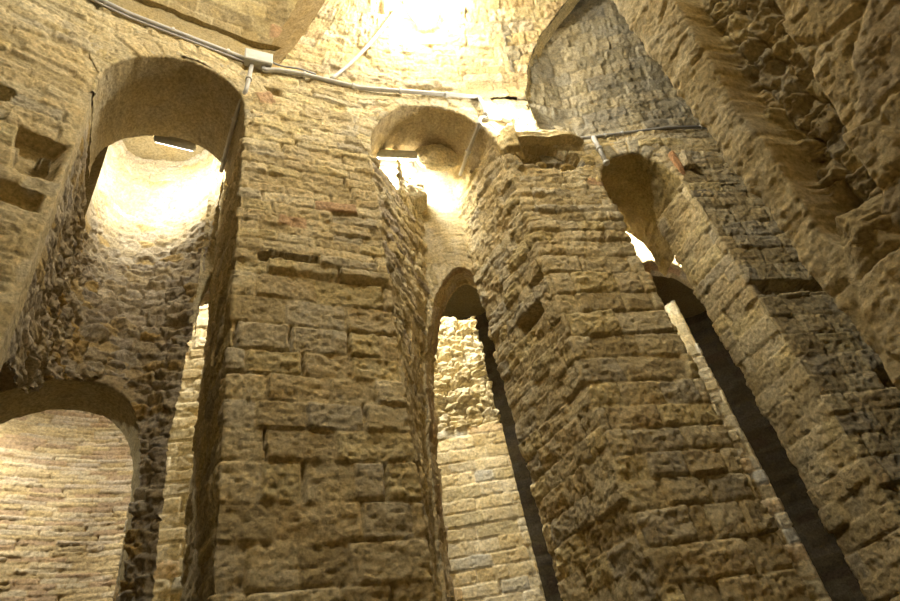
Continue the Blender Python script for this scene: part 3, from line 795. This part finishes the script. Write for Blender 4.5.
# ------------------------------------------------------------------ lamps
def oval_lamp(loc, n, up, w, hgt, label, name='bulkhead_lamp', energy=100, size=.1, color=(1, .93, .80), depth=.09, glow=GLOW, group=None):
    n = np.array(n, float); n /= np.linalg.norm(n); up = np.array(up, float); up -= n * (up @ n); up /= np.linalg.norm(up); rt = np.cross(up, n)
    o = empty(name, loc, label, 'lamp', group)
    L0 = np.array(loc, float)
    def lathe(nm, prof, m):
        V = []; F = []; k = 40
        for (r, d) in prof:
            for i in range(k):
                a = 2 * math.pi * i / k; V.append(L0 + rt * math.cos(a) * r * w / 2 + up * math.sin(a) * r * hgt / 2 + n * d)
        for j in range(len(prof) - 1):
            for i in range(k): F.append((j * k + i, j * k + (i + 1) % k, (j + 1) * k + (i + 1) % k, (j + 1) * k + i))
        F.append(tuple(range(k))[::-1]); F.append(tuple(range((len(prof) - 1) * k, len(prof) * k)))
        return poly_mesh(nm, V, F, m, o)
    lathe('base', [(.7, -.04), (.86, -.03), (.9, .0), (.88, .03), (.8, .034)], HOUS)
    lathe('diffuser', [(.8, .03), (1.0, .034), (.98, .05), (.86, depth * .75), (.66, depth * .95), (.35, depth * 1.05), (.05, depth * 1.08)], glow)
    ld = bpy.data.lights.new(name + '_light', 'POINT'); ld.energy = energy; ld.color = color; ld.shadow_soft_size = size
    lo = bpy.data.objects.new('lamp_light', ld); COL.objects.link(lo)
    lo.parent = o; p = n * (depth * 1.1 + size + .01); lo.location = tuple(p)
    return o
WARM = (1.0, .935, .79)
def fill_lamp(p, ph, energy, label):
    p = np.array(p); r = np.array([p[0] - CEN[0], p[1] - CEN[1], 0]); r /= np.linalg.norm(r); n_ = r * math.cos(math.radians(ph)) + np.array([0, 0, -math.sin(math.radians(ph))])
    oval_lamp(p, n_, np.array([-r[1], r[0], 0]), .6, .4, label, energy=energy, size=.12, depth=.16, color=WARM)
# ceiling lamp on the vault
vp = np.array([.43, 3.60, 7.66])
vn = np.array([CEN[0] - vp[0], CEN[1] - vp[1], 0]); vn /= np.linalg.norm(vn); nrm = vn * math.cos(math.radians(40.)) + np.array([0, 0, -math.sin(math.radians(40.))])
oval_lamp(vp + nrm * .01, nrm, np.array([-vn[1], vn[0], 0]) * .9 + np.array([0, 0, .5]), .60, .40, 'glowing oval bulkhead lamp on the vault at the top of the picture', energy=150, size=.12, depth=.16, color=WARM)
fill_lamp((.25, .62, 7.98), 70, 320, 'added fill lamp above the viewer, in an oval bulkhead fitting')  # added fill light out of view, evens out the pier fronts
lp = onwall(uE4 + .17, 5.98, .03)
oval_lamp(lp, onwall(uE4 + .17, 0, 1) - onwall(uE4 + .17, 0, 0), (0, 0, 1), .15, .15, 'small round glowing lamp on the wall above the middle pier', energy=40, size=.04, depth=.09, color=WARM)

def tube_lamp(c, az, L, label, energy, dirn=(0, 0, -1), name='tube_lamp', lsize=.06):
    """half-round housing whose diffuser looks along dirn"""
    from mathutils import Vector, Matrix
    ax = dirv(az); ax = np.array([ax[0], ax[1], 0]); dn = np.array(dirn, float); dn -= ax * (dn @ ax); dn /= np.linalg.norm(dn); sd = np.cross(dn, ax)
    o = empty(name, c, label, 'lamp', 'tube lamps in the passages'); c0 = np.array(c, float)
    def prism(nm, r, dep, Lk, m, k=16):
        V = []; F = []
        prof = [(math.cos(math.pi * i / k) * r, math.sin(math.pi * i / k)) for i in range(k + 1)]
        for (t, sc) in ((-1, .02), (-.97, .8), (-.9, 1), (.9, 1), (.97, .8), (1, 0.02)):
            for (y, z) in prof: V.append(c0 + ax * t * Lk / 2 + sd * y * sc + dn * (dep * z * sc))
        n = k + 1
        for j in range(5):
            for i in range(n): F.append((j * n + i, j * n + (i + 1) % n, (j + 1) * n + (i + 1) % n, (j + 1) * n + i))
        return poly_mesh(nm, V, F, m, o)
    prism('housing', .062, -.07, L, HOUS); prism('diffuser', .055, .04, L * .96, GLOW2)
    ld = bpy.data.lights.new('tube_light', 'AREA'); ld.shape = 'RECTANGLE'; ld.size = L * .9; ld.size_y = lsize; ld.energy = energy; ld.color = WARM
    lo = bpy.data.objects.new('lamp_light', ld); COL.objects.link(lo); lo.parent = o; lo.location = tuple(dn * .055)
    zz = Vector(-dn); xx = Vector(ax); yy = zz.cross(xx)
    lo.rotation_euler = Matrix((xx, yy, zz)).transposed().to_euler()
    return o
t = dirv(-33)
tube_lamp((-2.50, 3.72, 6.06), 57, .42, 'tube lamp tucked behind the left arch above the rubble wall', 38, dirn=(-.45, .8, .12))
tube_lamp((-.24, 4.42, 5.93), 72, .48, 'tube lamp behind the middle arch, glowing under its soffit', 105, dirn=(-.1, .9, -.3))
tube_lamp((2.25, 5.25, 5.45), 85, .35, 'tube lamp behind the right arch, above its glaring inner arch', 130, dirn=(0.1, .35, -1))
tube_lamp((-.15, 5.45, 5.9), 75, .4, 'tube lamp in the rear aisle in front of the wide brick pillar', 125, dirn=(0, -.1, -1))
tube_lamp((-2.35, 5.0, 5.9), 60, .3, 'tube lamp in the rear aisle in front of the narrow brick pillar', 110, dirn=(-.1, -.1, -1))
tube_lamp((1.72, 5.32, 3.9), 0, .3, 'added unseen lamp behind the middle pier, brightening the thin brick pillar', 40, dirn=(.8, .1, -.6))  # added lamp, hidden behind the pier to lift the thin pillar strip
tube_lamp((-5.2, 4.5, 4.5), 30, .4, 'tube lamp beyond the low plastered arch, lighting the thin brick wall', 85, dirn=(.1, .7, -.8))

# ------------------------------------------------------------------ conduits
def pipe(name, pts, r, label, clips=(), rad=.05, m=PIPE, group='grey conduits'):
    P = bendpath(pts, rad) if len(pts) > 2 else np.array(pts, float)
    c = P[0]; o = empty(name, tuple(c), label, 'conduit', group)
    V, F = tube(P, r); poly_mesh('pipe_run', V, F, m, o)
    L = np.r_[0, np.cumsum(np.linalg.norm(np.diff(P, axis=0), axis=1))]
    for s in clips:
        a = np.array([np.interp(s * L[-1] + e, L, P[:, k]) for e in (-.012, .012) for k in range(3)]).reshape(2, 3)
        V, F = tube([a[0], a[1]], r * 1.45, 12); poly_mesh('pipe_clip', V, F, HOUS, o, smooth=False)
    return o
def ringp(az, z, off=.03):
    d = dirv(az); b = d @ CEN; t = b + math.sqrt(b * b - CEN @ CEN + (RAD - off) ** 2); return [*(d * t), z]
zc = 6.385
def wallrun(ua, ub, z, off=.035, n=14): return [list(onwall(u, z, off)) for u in np.linspace(ua, ub, n)]
uBox = uE2 - .02 + .10
pipe('conduit_pipe', wallrun(uB - .3, uBox - .12, zc - .01, .04, 12), .025, 'grey conduit along the wall top over the left arch up to the junction box', clips=(.2, .45, .7, .92), rad=.02)
pipe('conduit_pipe', wallrun(uB - .3, uBox - .12, zc - .055, .03, 12), .010, 'thinner conduit running just below the one over the left arch', rad=.02)
run = [list(onwall(uBox + .06, 6.30, .04)), list(onwall(uBox + .06, 6.25, .04))] + wallrun(uBox + .16, uE3 + 1.36, zc - .03, .04, 16)
run[2][2] = 6.31; run[3][2] = 6.34
run += [list(onwall(uE3 + 1.38, 5.99, .04)), list(onwall(uE4 + .09, 5.985, .04))]
pipe('conduit_pipe', run, .025, 'grey conduit from the junction box along the wall top to the small round lamp', clips=(.16, .34, .52, .7, .94), rad=.035)
c0 = onwall(uBox - .06, 6.28, .035); c1 = onwall(uE2 - .02, 5.82, .035)
dz = dirv(-33)
pipe('conduit_pipe', [c0, c1, c1 + np.array([dz[0] * .12 - .05, dz[1] * .12, -.12]), c1 + np.array([dz[0] * .45 - .07, dz[1] * .45, -.14]), c1 + np.array([dz[0] * .88 - .08, dz[1] * .88, -.17])], .022,
     'conduit dropping from the junction box and turning in under the left arch', clips=(.18, .55, .9), rad=.05)
g0 = onwall(uE4 + .09, 5.93, .035); g1 = onwall(uE3 + 1.25, 5.80, .035); dz = dirv(-24)
pipe('conduit_pipe', [g0, onwall(uE3 + 1.28, 5.925, .04), g1, g1 + np.array([dz[0] * .3 - .03, dz[1] * .3, -.03]), g1 + np.array([dz[0] * .62 - .05, dz[1] * .62, -.08])], .022,
     'conduit from the small round lamp turning in under the middle arch', clips=(.15, .35, .7), rad=.04)
k0 = uE4 + .62
pipe('conduit_pipe', [onwall(k0, 5.60, .0), onwall(uE5 + .14, 5.60, .03), onwall(uE7 + .2, 5.58, .03), onwall(uE7 + 1.3, 5.62, .03)], .019,
     'dark grey conduit along the foot of the lunette wall', clips=(.25, .33, .72), rad=.04, m=CABLE)
pipe('conduit_pipe', [onwall(uE5 + .15, 5.58, .045), onwall(uE5 + .145, 5.1, .045)], .025, 'short pale conduit dropping from the lunette conduit to the small arch', clips=(.45, .97))
def vp_(ang, ph, off=.03):
    D = RAD - 2 * (1 - math.cos(math.radians(ph))) - off; a = math.radians(ang)
    return np.array([CEN[0] + D * math.sin(a), CEN[1] + D * math.cos(a), SPR + 2 * math.sin(math.radians(ph)) - off * math.sin(math.radians(ph))])
pipe('conduit_pipe', [vp_(-26.6 + (6.3) * t_, 1.5 + 36 * t_) for t_ in np.linspace(0, 1, 14)], .021, 'straight conduit climbing the vault to the oval lamp', clips=(.96,))
pts = [onwall(uBox + .10, 6.40, .03), onwall(uBox + .13, 6.50, .03), onwall(uBox + .16, 6.42, .05), onwall(uBox + .25, 6.40, .05), onwall(uBox + .42, 6.40, .07), onwall(uBox + .6, 6.385, .06)]
pipe('cable', pts, .010, 'loose grey cable curving from behind the junction box onto the conduit', rad=.04, m=CABLE, group=None)

# junction box
def box(nm, c, t, n, w, h, d, m, parent, bev=.01, z=0):
    t = np.array([*t, 0.]); n = np.array([*n, 0.]); up = np.array([0, 0, 1.]); c = np.array(c)
    V = []; F = []
    for (k, s) in ((0, -bev), (bev, 0), (d - bev, 0), (d, -bev)):
        for (a, b) in ((-1, -1), (1, -1), (1, 1), (-1, 1)): V.append(c + t * a * (w / 2 + s) + up * b * (h / 2 + s) + n * k)
    for j in range(3):
        for i in range(4): F.append((j * 4 + i, j * 4 + (i + 1) % 4, (j + 1) * 4 + (i + 1) % 4, (j + 1) * 4 + i))
    F += [(3, 2, 1, 0), (12, 13, 14, 15)]
    return poly_mesh(nm, V, F, m, parent, smooth=False)
bc = onwall(uBox, 6.40, 0.0); tv = fx(uBox + .05) - fx(uBox); tv /= np.linalg.norm(tv); nv = np.array([tv[1], -tv[0]])
jb = empty('junction_box', tuple(bc), 'grey junction box where the conduits meet above the left pier', 'junction box')
box('body', bc, tv, nv, .27, .19, .085, BOXM, jb); box('lid', bc + np.array([*(nv * .08), 0]), tv, nv, .28, .20, .03, HOUS, jb)
for s in (-.06, .06):
    a = bc + np.array([*(tv * s), -.09]) + np.array([*(nv * .035), 0]); V, F = tube([a, a - np.array([0, 0, .035])], .022, 12); poly_mesh('gland', V, F, HOUS, jb)

# ------------------------------------------------------------------ world, camera, view
w = bpy.data.worlds.new('World'); scene.world = w; w.use_nodes = True
w.node_tree.nodes['Background'].inputs['Color'].default_value = (.9, .8, .62, 1); w.node_tree.nodes['Background'].inputs['Strength'].default_value = 0.0
cam = bpy.data.cameras.new('Camera'); co = bpy.data.objects.new('Camera', cam); COL.objects.link(co)
Fpx = 630.
z = np.array([285 - 450, 440 + 300.5, -Fpx]); z /= np.linalg.norm(z); v = np.array([0, 0, -1.]); y = v - z * (v @ z); y /= np.linalg.norm(y); x = np.cross(y, z)
from mathutils import Matrix
M = Matrix(((*x, 0), (*y, 0), (*z, Z0), (0, 0, 0, 1)))
co.matrix_world = M
cam.sensor_width = 36; cam.lens = Fpx / 900 * 36; cam.clip_start = .05; cam.clip_end = 60
scene.camera = co
scene.view_settings.view_transform = 'Standard'; scene.view_settings.look = 'None'; scene.view_settings.gamma = 1
scene.view_settings.exposure = 0.4
try: scene.cycles.max_bounces = 8
except Exception: pass
